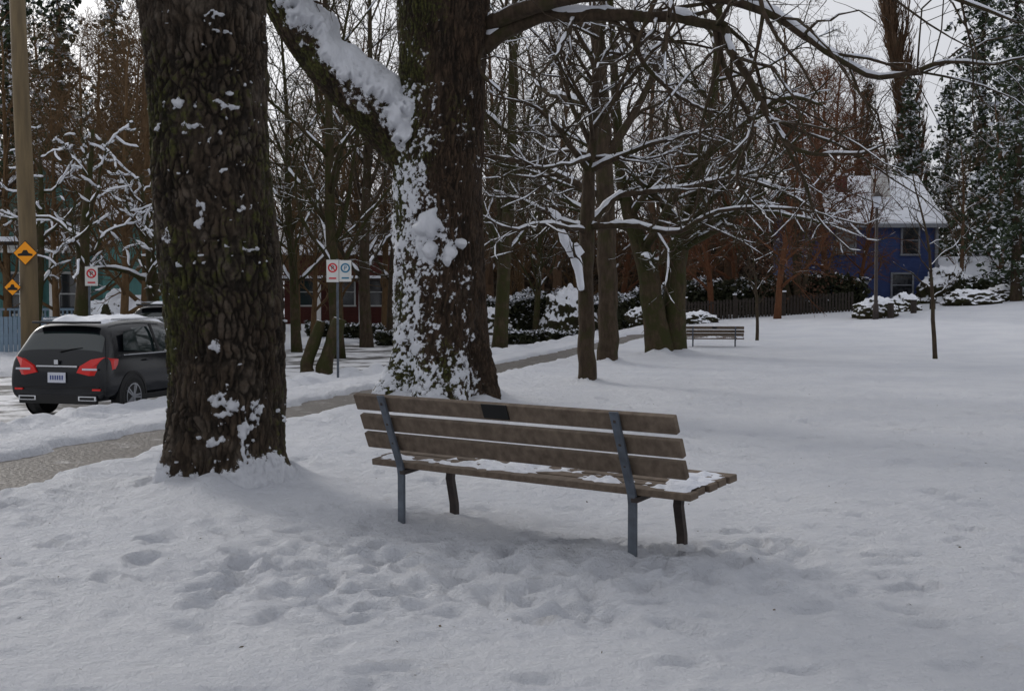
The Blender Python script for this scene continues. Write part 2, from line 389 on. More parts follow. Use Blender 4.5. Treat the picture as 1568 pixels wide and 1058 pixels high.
# ---- left foreground tree
tl=empty("deciduous_tree",(-2.17,10,0))
spec=[(350,785,96),(350,760,98),(350,720,95),(350,650,94),(348,550,93),(341,450,91),(333,350,90),(323,250,92),(316,150,93),(311,20,97),(308,-120,100),(300,-350,84),(296,-600,60)]
S=[(V(a,b,10),c*.005*.985) for a,b,c in spec]
PT=[(268,158,13,5),(345,160,12,5),(294,198,9,3),(303,328,5,17),(310,318,4,8),(373,318,6,4),(253,362,5,9),(378,378,8,3),(330,612,13,7),(352,622,9,12),(335,636,10,6),(392,630,7,12),(384,642,5,12),(372,660,4,24),(325,674,14,5),(300,672,6,5),(372,700,4,22),(365,560,8,2),(325,530,6,3),(325,745,4,20)]
PTW=[(V(a,b,9.55),c*.0048,d*.0048) for a,b,c,d in PT]
def attrL(q,d,a,s):
    snow=0.
    fn=n3(q.x,q.y,q.z*1.3,13)+.9*n3(q.x,q.y,q.z,29)
    if d.y<.25:
        jx=.05*n3(q.x,q.z,3,9); jz=.05*n3(q.x,q.z,7,9)
        for p,wx,wz in PTW:
            ex=(q.x+jx-p.x)/wx; ez=(q.z+jz-p.z)/wz
            r=ex*ex+ez*ez
            if r<5: snow=max(snow,.90-math.sqrt(r)*.42+.62*fn)
    big=n3(q.x,q.y,q.z,2.1)
    sp=n3(q.x,q.y,q.z*1.6,10)+.8*n3(q.x,q.y,q.z*1.3,27)+.5*big-.80; snow=max(snow,.44+sp*1.1 if sp>0 else 0)
    if q.z<.32: snow=max(snow,sm(.32,.06,q.z+.13*n3(q.x,q.y,0,7)+.10*math.sin(a*3+.8)+.05*fn)*1.1)
    moss=.27+.70*n3(q.x,q.y,q.z*.4,2.3)+.36*max(0,-d.x-.3)+.16*max(0,d.x-.4)+.12*sm(2.2,3.4,q.z)+.10*sm(1.2,.2,q.z)
    return max(0,min(1,snow)),moss,0
def dispL(q,a):
    low=sm(.75,-.05,q.z); return low*(.045*math.cos(a*5+.6)+.05*math.cos(a*3+2.0)) +.045*n3(q.x*.8,q.y*.8,q.z*.6,1.4)+.028*n3(q.x,q.y,q.z*.5,3.2)+.016*n3(q.x,q.y,q.z*.7,9)
o=hero("trunk",S,400,640,'heroL',.050,.19,dispL,attrL,seed=3,deep=.020); hold(o,tl)
B=Buf(); rng=random.Random(21)
PB=Par(n=[7,7,5,3],ang=[50,45,45,40],bark='barkA',start=[.5,.2,.15,.1],trop=[0,.08,0,-.03],lmax=5,snowl=0)
pts=[S[-3][0],S[-2][0],S[-1][0],S[-1][0]+Vector((.1,.2,2)),S[-1][0]+Vector((.3,.2,5))]
limb(B,rng,pts,[.42,.38,.29,.2,.06],0,PB,start=.3)
hold(B.obj("crown"),tl)
# ---- centre tree
tc_=empty("deciduous_tree",(-1.0,18,0))
spec=[(668,640,104),(668,612,97),(671,585,86),(674,545,77),(674,480,72),(673,400,69),(669,300,69),(668,225,72),(675,150,69),(677,80,69),(678,10,72),(680,-120,66),(690,-350,52),(700,-700,30)]
SC=[(V(a,b,18),c*.009*.97) for a,b,c in spec]
BALL=[(657,343,.16),(660,384,.09),(688,388,.09),(703,372,.06),(648,350,.1),(684,398,.06)]
BW=[(V(a,b,17.4),r) for a,b,r in BALL]
def attrC(q,d,a,s):
    side=-d.x*.75-d.y*.35
    nn=n3(q.x,q.y,q.z*.5,2.2)*.5+n3(q.x,q.y,q.z*.6,5.5)*.45+.55*n3(q.x,q.y,q.z*.8,13)+.5*n3(q.x,q.y,q.z,27)
    dens=-.10+.42*side
    if q.z>4.3: dens-=.45
    dens+=.28*sm(.8,.05,q.z)
    snow=max(0,min(1,.45+(dens-.22+nn*.75)*1.0))
    ex=0
    for p,r in BW:
        e=math.hypot(q.x-p.x,q.z-p.z)/r*(1+.5*n3(q.x,q.y,q.z,9))
        if e<1.25 and d.y<0:
            snow=max(snow,min(1,(1.25-e)*3)); ex=max(ex,.11*math.sqrt(max(0,1-e*e)) if e<1 else 0)
    moss=.32+.42*side+.4*n3(q.x,q.y,q.z*.5,2.5)+.25*sm(1.2,.3,q.z)
    return snow,moss,ex
def dispC(q,a):
    low=sm(1.3,.0,q.z); return low*(.07*math.cos(a*5+1.1)+.06*math.cos(a*8+2.0)) +.05*n3(q.x*.8,q.y*.8,q.z*.5,1.2)+.025*n3(q.x,q.y,q.z*.5,4)
o=hero("trunk",SC,400,620,'heroC',.042,.42,dispC,attrC,seed=8,deep=.018); hold(o,tc_)
spec=[(672,290,30),(635,235,46),(600,192,48),(548,142,42),(492,88,36),(445,25,30),(405,-50,27),(350,-160,22),(300,-300,14)]
SL=[(V(a,b,18-.02*i),c*.009*.95) for i,(a,b,c) in enumerate(spec)]
def attrLimb(q,d,a,s):
    up=d.z*.85+d.x*.25-d.y*.15
    nn=n3(q.x,q.y,q.z,3.5)*.6+.45*n3(q.x,q.y,q.z,9)+.35*n3(q.x,q.y,q.z,20)
    snow=max(0,min(1,.5+(up-.04+nn*.65)*1.4))
    ex=.12*sm(.5,1,snow)*(1+.9*n3(q.x,q.y,q.z,4)) if s>.12 else 0
    moss=.62+.35*n3(q.x,q.y,q.z,2.5); return snow,moss,ex
o=hero("limb",SL,220,330,'heroC',.05,.2,lambda q,a:.04*n3(q.x,q.y,q.z,1.6),attrLimb,seed=4); hold(o,tc_)
B=Buf(); rng=random.Random(33)
PO=Par(n=[10,9,7,4],ang=[50,55,50,40],bark='barkA',trop=[0,-.02,-.06,-.08],wig=[.05,.17,.2,.2],segs=[10,7,6,4],lmax=2.6,snowl=2,minsnow=.007,snowp=.66,minr=.0038)
A=[(738,75,18,.13),(790,35,17.8,.12),(850,22,17.5,.10),(960,25,17,.085),(1095,38,16.5,.07),(1122,80,16.2,.055),(1160,150,16,.045),(1190,200,15.8,.038),(1225,232,15.5,.03),(1300,238,15.2,.022),(1360,222,15,.01)]
path_limb(B,rng,A,1,PO,nmul=2.8)
A=[(735,40,18,.12),(850,0,17.2,.11),(1010,-15,16.5,.085),(1120,0,16,.07),(1190,25,15.6,.06),(1265,78,15.2,.045),(1345,120,15,.035),(1430,100,14.6,.026),(1500,98,14.3,.018),(1590,88,14,.01)]
path_limb(B,rng,A,1,PO,nmul=2.0)
A=[(740,-20,18,.12),(900,-90,16.5,.10),(1100,-110,15.5,.075),(1300,-70,14.5,.05),(1450,-10,14,.03),(1560,40,13.6,.012)]
path_limb(B,rng,A,1,PO,nmul=1.6)
A=[(1095,38,16.5,.05),(1110,110,16.6,.035),(1150,190,16.8,.028),(1130,270,17,.02),(1180,340,17,.012)]
path_limb(B,rng,A,1,PO,nmul=1.5)
A=[(1190,200,15.8,.03),(1230,270,16,.022),(1250,330,16.2,.016),(1310,390,16.4,.008)]
path_limb(B,rng,A,1,PO,nmul=1.3)
A=[(960,25,17,.05),(990,100,17.4,.035),(1060,160,17.6,.025),(1120,175,17.8,.015)]
path_limb(B,rng,A,1,PO,nmul=1.2)
A=[(740,60,18,.05),(735,110,17.4,.03),(770,150,17.2,.02),(765,230,17,.012)]
path_limb(B,rng,A,2,PO)
A=[(445,20,18,.06),(470,-30,17.5,.05),(560,-40,17,.03)]
path_limb(B,rng,A,1,PO)
pts=[SC[-3][0],SC[-2][0],SC[-1][0],SC[-1][0]+Vector((.4,0,3))]; limb(B,rng,pts,[.55,.45,.26,.08],0,Par(n=[8,6,5,3],lmax=6,snowl=0),start=.1)
limb(B,rng,[s[0] for s in SL[-4:]],[.26,.24,.2,.12],1,Par(lmax=4,snowl=0),tube=False,start=.2)
hold(B.obj("crown"),tc_)
# ---- middle tree with whorled snowy limbs
B=Buf(); rng=random.Random(44)
PM=Par(n=[14,11,8,4],ang=[60,52,48,42],bark='barkA',trop=[0,.05,.05,.03],wig=[.05,.16,.22,.24],lmax=3.0,snowl=2,minsnow=.011,snowp=.82,minr=.005,ratio=[.5,.5,.55,.5])
D=22
path_limb(B,rng,[(900,605,D,.19),(899,585,D,.165),(898,520,D,.14),(897,440,D,.13),(899,350,D,.13),(903,265,D,.10),(906,230,D,.085),(915,120,D,.06),(925,20,D,.045),(935,-120,D,.02)],0,PM,start=.62,nmul=1.2)
PM2=Par(**{**PM.__dict__,'thick':1.6,'snowp':2.2})
limb_specs=[
 [(893,445,D-.15,.06),(885,400,D-.4,.085),(868,370,D-.5,.08),(858,342,D-.6,.065),(836,318,D-.7,.02)],
 [(899,350,D,.07),(960,345,D-.5,.055),(1040,355,D-1,.045),(1100,325,D-1.2,.035),(1220,320,D-1.6,.022),(1330,345,D-1.8,.01)],
 [(899,352,D,.07),(950,300,D+.3,.055),(1040,290,D+.5,.045),(1120,272,D+.7,.03),(1205,296,D+.8,.012)],
 [(903,262,D,.06),(960,235,D-.4,.045),(1040,210,D-.8,.03),(1110,198,D-1,.012)],
 [(899,350,D,.06),(850,335,D+.2,.045),(795,305,D+.3,.03),(742,300,D+.4,.012)],
 [(903,264,D,.06),(860,205,D-.5,.045),(820,165,D-.8,.03),(755,148,D-1,.012)],
 [(905,225,D,.05),(870,150,D+.3,.04),(850,90,D+.5,.03),(800,30,D+.6,.015)],
 [(905,200,D,.05),(960,130,D-.4,.04),(1000,80,D-.7,.03),(1060,30,D-.9,.015)],
 [(899,355,D,.05),(830,345,D-1.2,.035),(780,350,D-2,.025),(742,335,D-2.6,.01)],
 [(905,240,D,.045),(870,250,D-1.0,.035),(820,255,D-1.8,.02),(770,225,D-2.2,.01)]]
for i,s in enumerate(limb_specs): path_limb(B,rng,s,1,PM2 if i==0 else PM,nmul=.2 if i==0 else 1.25)
# thick snow lying on the crooked side limb
cp,cr2=smooth_pts([V(a,b,c-.09)+Vector((-.03,0,.02)) for a,b,c,_ in limb_specs[0][:4]],[.05,.085,.085,.05],6)
B.tube(cp,[r*(1+.35*n3(p.x,p.y,p.z,6)) for p,r in zip(cp,cr2)],9,'snowcap')
B.obj("deciduous_tree")
B=Buf(); rng=random.Random(55); D=28
path_limb(B,rng,[(931,570,D,.30),(931,552,D,.24),(931,480,D,.215),(930,400,D,.21),(925,250,D,.19),(918,120,D,.17),(914,20,D,.15),(908,-200,D,.08),(905,-400,D,.03)],0,Par(**{**PM.__dict__,'lmax':5,'snowl':1}),start=.45)
B.obj("deciduous_tree")
B=Buf(); rng=random.Random(66); D=32
PT_=Par(**{**PM.__dict__,'bark':'barkM','lmax':4.5,'minr':.006,'minsnow':.016})
path_limb(B,rng,[(1012,560,D,.46),(1010,538,D,.38),(1003,490,D,.30),(995,440,D,.28),(985,390,D,.25),(965,330,D,.19),(950,260,D,.13),(940,100,D,.1),(930,-100,D,.05)],0,PT_,start=.5)
path_limb(B,rng,[(1030,560,D+.2,.44),(1032,538,D+.2,.36),(1033,490,D+.2,.29),(1035,420,D+.2,.27),(1042,370,D+.2,.24),(1060,310,D+.2,.18),(1080,230,D+.2,.13),(1095,120,D+.2,.1),(1110,-80,D,.05)],0,PT_,start=.45)
for s in ([(1038,375,D,.14),(1080,345,D-.4,.11),(1130,325,D-.8,.08),(1210,330,D-1,.05),(1290,350,D-1,.02)],
          [(1000,420,D,.12),(985,395,D-.4,.1),(1010,400,D-.8,.08),(1035,365,D-.8,.06),(1070,345,D-1,.03)],
          [(1060,300,D,.12),(1120,270,D-.5,.1),(1180,285,D-.8,.07),(1205,296,D-1,.04),(1260,330,D-1,.02)],
          [(1075,240,D,.11),(1140,190,D-.5,.09),(1200,150,D-.8,.07),(1260,160,D-1,.03)]):
    path_limb(B,rng,s,1,PT_,nmul=1.2)
B.obj("deciduous_tree")
# ---- generic tree meshes
def gtree(seed,h,r,P,lean=0):
    B=Buf(); rng=random.Random(seed); pts=[];rads=[];p=Vector((0,0,-.3)); d=Vector((lean,0,1)).normalized()
    for i in range(13):
        pts.append(p.copy()); t=i/12; rads.append(r*(1.25 if i==0 else 1)*(1-.88*t)+.008); d=(d+rv(rng)*.035+Vector((0,0,.03))).normalized(); p=p+d*(h/12)
    limb(B,rng,pts,rads,0,P); return B
VAR=[]
for i,bk in enumerate(['barkB','barkB','barkA','barkC','barkM','barkC','barkR']):
    dr=bk=='barkR'
    P_=Par(n=[22,8,6,4],ang=[48 if i%2 else 38,42,40,38],bark=bk,ratio=[.42,.5,.5,.45],lmax=5,minr=.011,sides=[8,4,3,3],segs=[10,6,4,2],start=[.14,.15,.1,.1],snowl=1 if bk not in('barkC','barkR') else 0,minsnow=.020,snowp=.50,trop=[0,-.05 if dr else .10,-.06 if dr else .05,-.05 if dr else .03])
    if bk in('barkC','barkR'): P_.n=[26,11,6,4]
    VAR.append(gtree(100+i,13,.20,P_).obj("tree_mesh%d"%i,link=False).data)
def inst(name,me,x,y,h=1.,rot=0,parent=None,z=None):
    o=bpy.data.objects.new(name,me); COL.objects.link(o); o.location=(x,y,H(x,y) if z is None else z); o.rotation_euler=(0,0,rot); o.scale=(h,h,h)
    if parent: o.parent=parent
    return o
def merge(name,items):
    VS=[];LI=[];LS=[];MI=[];mats=[];vo=0;lo=0
    for me,x,y,s,r in items:
        nv=len(me.vertices); c=np.empty(nv*3,np.float32); me.vertices.foreach_get("co",c); c=c.reshape(-1,3)*s
        cr_,sr=math.cos(r),math.sin(r); o=np.empty_like(c); o[:,0]=c[:,0]*cr_-c[:,1]*sr+x; o[:,1]=c[:,0]*sr+c[:,1]*cr_+y; o[:,2]=c[:,2]+H(x,y)
        li=np.empty(len(me.loops),np.int32); me.loops.foreach_get("vertex_index",li); ls=np.empty(len(me.polygons),np.int32); me.polygons.foreach_get("loop_start",ls)
        mi=np.empty(len(me.polygons),np.int32); me.polygons.foreach_get("material_index",mi)
        mp=[]
        for m_ in me.materials:
            if m_ not in mats: mats.append(m_)
            mp.append(mats.index(m_))
        VS.append(o);LI.append(li+vo);LS.append(ls+lo);MI.append(np.array(mp,np.int32)[mi]); vo+=nv;lo+=len(li)
    VS=np.concatenate(VS);LI=np.concatenate(LI);LS=np.concatenate(LS);MI=np.concatenate(MI)
    me=bpy.data.meshes.new(name); me.vertices.add(len(VS)); me.vertices.foreach_set("co",VS.ravel()); me.loops.add(len(LI)); me.loops.foreach_set("vertex_index",LI)
    me.polygons.add(len(LS)); me.polygons.foreach_set("loop_start",LS); me.polygons.foreach_set("material_index",MI); me.polygons.foreach_set("use_smooth",np.ones(len(LS),bool))
    for m_ in mats: me.materials.append(m_)
    me.update(calc_edges=True); o=bpy.data.objects.new(name,me); COL.objects.link(o); return o
for (px,D,v,s,r) in [(763,42,4,1.25,.5),(562,48,2,1.2,2),(518,40,4,1.1,4.4),(600,58,2,1.1,1),(455,44,4,.9,3),(820,60,4,.8,1),(700,52,2,1.2,5),(1190,50,6,.70,1),(1262,57,6,.80,3),(1130,58,6,.85,5),(1235,62,6,.9,2),(1090,54,6,.7,4),(1315,56,6,.5,.7),(1470,58,1,.55,1.1),(1530,60,1,.7,2.1)]:
    inst("deciduous_tree",VAR[v],(px-784)*D/2000,D,s,r)
items=[]; rng=random.Random(77)
for k in range(34):
    D=rng.uniform(64,105); px=400+930*((k+rng.random())/34); items.append((VAR[rng.choice([0,1,0,1,3,2,6])],(px-784)*D/2000,D,rng.uniform(.9,1.3),rng.uniform(0,6)))
for k in range(12):
    D=rng.uniform(54,80); px=rng.uniform(20,440); items.append((VAR[rng.choice([3,3,5,0])],(px-784)*D/2000,D,rng.uniform(.9,1.25),rng.uniform(0,6)))
for (px,D,s) in [(190,37,.7),(220,40,.8),(85,42,.62),(130,43,.75),(455,58,.75),(520,60,.8),(590,60,.8),(480,53,.6),(150,56,.95),(10,44,.8),(880,66,.6),(1010,68,.6),(1080,66,.65),(780,72,.6),(940,75,.6)]:
    items.append((VAR[rng.choice([3,5])],(px-784)*D/2000,D,s,rng.uniform(0,6)))
merge("distant_trees",items)
for (px,D,seed,hh) in [(112,31,201,6.2),(228,33,202,5.2),(40,36,203,6)]:
    P_=Par(n=[9,7,5,3],ang=[50,60,55,45],bark='barkM',ratio=[.55,.5,.45,.4],lmax=2.2,minr=.012,sides=[8,5,4,3],start=[.35,.2,.2,.1],snowl=2,minsnow=.03,snowp=1.1,trop=[0,.15,.1,0],wig=[.1,.3,.3,.3])
    b=gtree(seed,hh,.24,P_,.1); o=b.obj("street_tree"); x=(px-784)*D/2000; o.location=(x,D,H(x,D))
for (px,D,h,seed) in [(1434,30,4.6,301),(1159,38,3.2,302)]:
    b=gtree(seed,h,.05,Par(n=[16,5,3,2],maxl=2,bark='barkA',lmax=1.2,minr=.006,ratio=[.35,.4,.4,.4],start=[.35,.2,.1,.1],snowl=1,minsnow=.01,snowp=.4)); o=b.obj("sapling"); x=(px-784)*D/2000; o.location=(x,D,GZ(x,D)+.05)
b=gtree(401,30,.5,Par(n=[80,14,7,3],ang=[20,18,16,15],bark='barkB',ratio=[.22,.5,.5,.5],lmax=5,minr=.020,start=[.04,.1,.1,.1],trop=[0,.25,.2,.1],snowl=-1,segs=[10,6,4,2],sides=[8,4,3,3],wig=[.03,.06,.08,.1])); o=b.obj("poplar_tree"); o.location=(26.4,85,1.2)
for (a,b_,w_) in [((470,555),(492,492),.13),((497,560),(520,488),.15)]:
    B=Buf(); p0=V(a[0],a[1],28.5); p1=V(b_[0],b_[1],28.5); pts,rads=smooth_pts([p0-Vector((0,0,.2)),p0,p0.lerp(p1,.5),p1],[w_*1.4,w_*1.15,w_,w_*.9],5)
    B.tube(pts,[r*(1+.25*n3(p.x,p.y,p.z,4)) for p,r in zip(pts,rads)],14,'barkM'); B.obj("tree_stump")
# ---- conifers
def conifer(seed,h,R,dens=1.,snow=.4):
    B=Buf(); rng=random.Random(seed); B.tube([Vector((0,0,-.5)),Vector((0,0,h*.5)),Vector((0,0,h))],[.3,.18,.02],8,'barkA')
    z=.8
    while z<h:
        t=z/h; L=R*(1-t)**.75*rng.uniform(.6,1.25)+.25
        for k in range(int(6*dens)):
            a=rng.random()*6.28; l=L*rng.uniform(.45,1.25); d=Vector((math.cos(a),math.sin(a),0)); m=max(3,int(l*5)); sb=rng.random()<snow*1.3
            for i in range(m):
                s=(i+rng.random())/m; c=Vector((0,0,z+l*(.12*s-.38*s*s)))+d*l*s
                sp=.08+.24*(1-s)
                for q in range(5):
                    cc=c+rv(rng)*sp*.55
                    if sb and q<2: B.leaf(cc+Vector((0,0,.09)),rng.uniform(.06,.17),rng,'snowcap',2)
                    else: B.leaf(cc,rng.uniform(.07,.19),rng,'green',.3)
        z+=rng.uniform(.25,.48)
    return B
cA=conifer(1,15,3.4,1.,.58).obj("ca",smooth=False,link=False).data; cB=conifer(2,12,2.6,1.,.62).obj("cb",smooth=False,link=False).data
for (px,D,me_,s,r) in [(1556,53,cB,.9,0),(1500,74,cA,1.3,1),(1450,78,cB,1.05,3),(1390,80,cB,1.1,3),(1550,70,cA,1.3,2.4),(1325,88,cA,.95,1.2),(1610,60,cA,1.2,1),(95,60,cA,1.15,.5),(20,54,cA,1.2,2),(250,84,cA,1.1,1),(180,70,cA,1.2,4)]:
    inst("conifer_tree",me_,(px-784)*D/2000,D,s,r)
def leafmass(name,blobs,n,size,k,seed,snow=0.,x=0,y=0,z=0,trunk=True,bark='barkA'):
    B=Buf(); rng=random.Random(seed)
    if trunk:
        for bl in blobs: B.tube([Vector((0,0,-.3)),Vector((bl[0]*.4,bl[1]*.4,bl[2]*.5)),Vector(bl[:3])],[.14,.09,.02],6,bark)
    for i in range(n):
        bl=rng.choice(blobs); 
        while 1:
            p=Vector((rng.uniform(-1,1),rng.uniform(-1,1),rng.uniform(-1,1)))
            if p.length<1: break
        c=Vector((bl[0]+p.x*bl[3],bl[1]+p.y*bl[3],bl[2]+p.z*bl[4]))
        if n3(c.x,c.y,c.z,1.3)+.4*n3(c.x,c.y,c.z,3)<-.02: continue
        if c.z<0: continue
        sn=rng.random()<snow*(.4+p.z)
        B.leaf(c,size*rng.uniform(.5,1.2),rng,'snowcap' if sn else k,2 if sn else 0)
    o=B.obj(name,smooth=False); o.location=(x,y,z); return o
leafmass("russet_tree",[(0,0,2.2,2.2,2),(1.0,0,4.5,1.8,2),(-1.4,.3,3.6,2,1.8),(.2,0,6.5,1.5,1.9),(-.4,0,8.2,1,1.2)],17000,.075,'russet',9,.04,11.8,54,.5)
# ---- hedges / shrubs
def hedge(name,x0,y0,x1,y1,h,wd,n,snow=.5,seed=1,k='hedge',sz=1.):
    B=Buf(); rng=random.Random(seed)
    L=math.hypot(x1-x0,y1-y0); ux,uy=(x1-x0)/L,(y1-y0)/L
    for i in range(n):
        a=rng.random()*L; b=rng.uniform(-.5,.5)*wd; hh=h*(1+.3*n3(a,b,seed,1.1/max(1,h*.4))+.25*n3(a,b,seed,.3)); z=rng.random()**.6*hh
        x=x0+ux*a-uy*b; y=y0+uy*a+ux*b; top=z>hh*.86
        sn=rng.random()<(snow if top else snow*.12)
        B.leaf(Vector((x,y,H(x,y)+z)),rng.uniform(.07,.15)*sz,rng,'snowcap' if sn else k,2.5 if sn else 0)
    m_=Matrix.Rotation(math.atan2(uy,ux),3,'Z'); B.box(((x0+x1)/2,(y0+y1)/2,H((x0+x1)/2,(y0+y1)/2)+h*.3),(L*.98,wd*.4,h*.6),k,m_)
    return B.obj(name,smooth=False)
hedge("hedge",-8.5,54,-5.4,54.5,.6,1,3000,.6,1); hedge("hedge",-5.2,50,-2.4,50.5,.6,1,2500,.6,2); hedge("hedge",-.4,51,2.7,52,.62,.9,3000,.6,3)
hedge("hedge",4.4,56,9,57,1.5,1.6,7000,.75,4); hedge("hedge",-1.5,62,5,62,1.7,1.6,8000,.8,5); hedge("hedge",19,56,30,58,1.1,1.5,8000,.5,6)
hedge("hedge",-26,60,-14,62,2.6,2,9000,.10,7,'scrub'); hedge("hedge",-24,45,-19,46,1.5,1.5,3000,.4,8)
hedge("winter_scrub",-10,80,26,96,5.5,4,26000,.04,17,'scrub',1.8)
hedge("winter_scrub",-6,86,16,88,3.4,2,9000,.05,18,'scrub',1.6)
M['shrub']=m_bark("shrub_snowy",(.02,.02,.01),(.05,.04,.025),.4,.25)
def shrub(name,x,y,r,h,seed):
    bm=bmesh.new(); bmesh.ops.create_icosphere(bm,subdivisions=5,radius=1)
    for v in bm.verts:
        c=v.co.copy(); f=1+.22*n3(c.x+seed,c.y,c.z,2)+.16*n3(c.x,c.y+seed,c.z,5)+.12*n3(c.x,c.y+seed,c.z,12); v.co=Vector((c.x*r*f,c.y*r*f,c.z*h*f))
    me=bpy.data.meshes.new(name); bm.to_mesh(me); bm.free(); me.polygons.foreach_set("use_smooth",[True]*len(me.polygons)); me.materials.append(M['shrub'])
    o=bpy.data.objects.new(name,me); COL.objects.link(o); o.location=(x,y,H(x,y)+h*.3)
for i,(px,D,r,h) in enumerate([(1342,47,.75,.55),(1385,50,.6,.5),(1490,52,1.1,.45),(1450,58,1.2,1.2),(965,58,1.0,.8),(990,55,.8,.6),(750,60,1,.9),(870,60,1.2,1.5),(1070,50,.7,.35),(190,40,1.3,1.3),(1545,54,1,.5)]): shrub("shrub",(px-784)*D/2000,D,r,h,i*3.1)
# ------------------------------------------------------------------ bench
def bench(name,origin,ux,detail=True):
    e=empty(name,origin); u=Vector((ux[0],ux[1],0)).normalized(); e.rotation_euler=(0,0,math.atan2(u.y,u.x))
    s0,s1=-.29,2.2; Lc=(s0+s1)/2; L=s1-s0
    def part(nm,boxes,mk,bev=.006,smooth=False):
        B=Buf()
        for c,size,rx in boxes: B.box(c,size,mk,Matrix.Rotation(rx,3,'X'))
        o=B.obj(nm,e,smooth=smooth); m_=o.modifiers.new("b",'BEVEL'); m_.width=bev; m_.segments=2; return o
    lean=math.atan2(.19,.48)
    def bk(z): return -.0-(z-.37)*.19/.47
    for i,zc in enumerate((.79,.655,.53)):
        part("back_slat_%d"%(i+1),[((Lc+(.0,.006,-.004)[i],bk(zc)+.035,zc),(L,.04,.108),lean)],'wood')
    for i in range(5):
        vv=.035+i*.108; zz=.375+vv*.115
        part("seat_slat_%d"%(i+1),[((Lc+(.01,-.012,.006,0,.008)[i],vv,zz),(L,.09,.042),.11)],'wood')
    for i,s in enumerate((0,1.83)):
        B=Buf(); k='steel'; prof=[(0,-.3),(0,.30),(-.008,.36),(-.03,.42),(-.195,.845)]
        mi=B.mi(k); b0=len(B.v); 
        for (pv,pz) in prof:
            for (ds,dv) in((-.028,-.012),(.028,-.012),(.028,.012),(-.028,.012)): B.v.append((s+ds,pv+dv-.012,pz))
        for j in range(len(prof)-1):
            for q in range(4): a=b0+j*4+q; b=b0+j*4+(q+1)%4; B.face((a,b,b+4,a+4),mi)
        B.face([b0+3,b0+2,b0+1,b0],mi); B.face([b0+(len(prof)-1)*4+q for q in range(4)],mi)
        for zc in (.79,.655,.53): B.box((s,bk(zc)-.026,zc),(.02,.012,.02),'darksteel')
        o=B.obj("rear_leg_%d"%(i+1),e,smooth=False); m_=o.modifiers.new("b",'BEVEL'); m_.width=.004
        B=Buf(); mi=B.mi('darksteel'); prof=[(.50,-.35),(.485,.06),(.445,.24),(.455,.30),(.53,.385)]; b0=0
        for (pv,pz) in prof:
            for (ds,dv) in((-.028,-.018),(.028,-.018),(.028,.018),(-.028,.018)): B.v.append((s+.02+ds,pv+dv,pz))
        for j in range(len(prof)-1):
            for q in range(4): a=b0+j*4+q; b=b0+j*4+(q+1)%4; B.face((a,b,b+4,a+4),mi)
        B.face([3,2,1,0],mi); B.face([(len(prof)-1)*4+q for q in range(4)],mi)
        B.box((s+.02,.25,.362),(.045,.56,.03),'darksteel',Matrix.Rotation(.115,3,'X'))
        B.obj("front_leg_%d"%(i+1),e,smooth=False)
    part("plaque",[((.93,bk(.79)+.0095,.79),(.20,.008,.095),lean)],'plaque',.002)
    B=Buf(); ns=260; nv=30; mi=B.mi('snowcap')
    for a in range(ns):
        for b in range(nv):
            s=s0+.02+(L-.04)*a/(ns-1); vv=.0+.505*b/(nv-1)
            h=.5*n3(s,vv,1,2.2)+.35*n3(s,vv,2,7)+.25*n3(s,vv,2,17)
            cen=sm(0,.06,vv)*sm(.505,.43,vv)*sm(s0,s0+.1,s)*sm(s1,s1-.05,s)
            gap=abs(((vv-.035)/.108)%1-.5); gp=.018*sm(.38,.5,gap)
            amt=(h-.13+.40*sm(1.75,2.05,s)*sm(.32,.12,vv)+.25*sm(.22,.08,vv)*sm(1.0,.5,s))*cen
            z=.375+vv*.115+.021+max(-.02,min(.028,amt*.09-.004))-gp*.5
            B.v.append((s,vv,z))
    for a in range(ns-1):
        for b in range(nv-1): q=a*nv+b; B.face((q,q+nv,q+nv+1,q+1),mi)
    B.obj("seat_snow",e)
    return e
bench("park_bench",(-.72,8.57,0),(1.416,-1.16))
x=(1052-784)*35/2000
bench("park_bench",(x+.2,35.3,GZ(x+1,35)-.05),(1.,-.12)).scale=(.62,.75,.72)
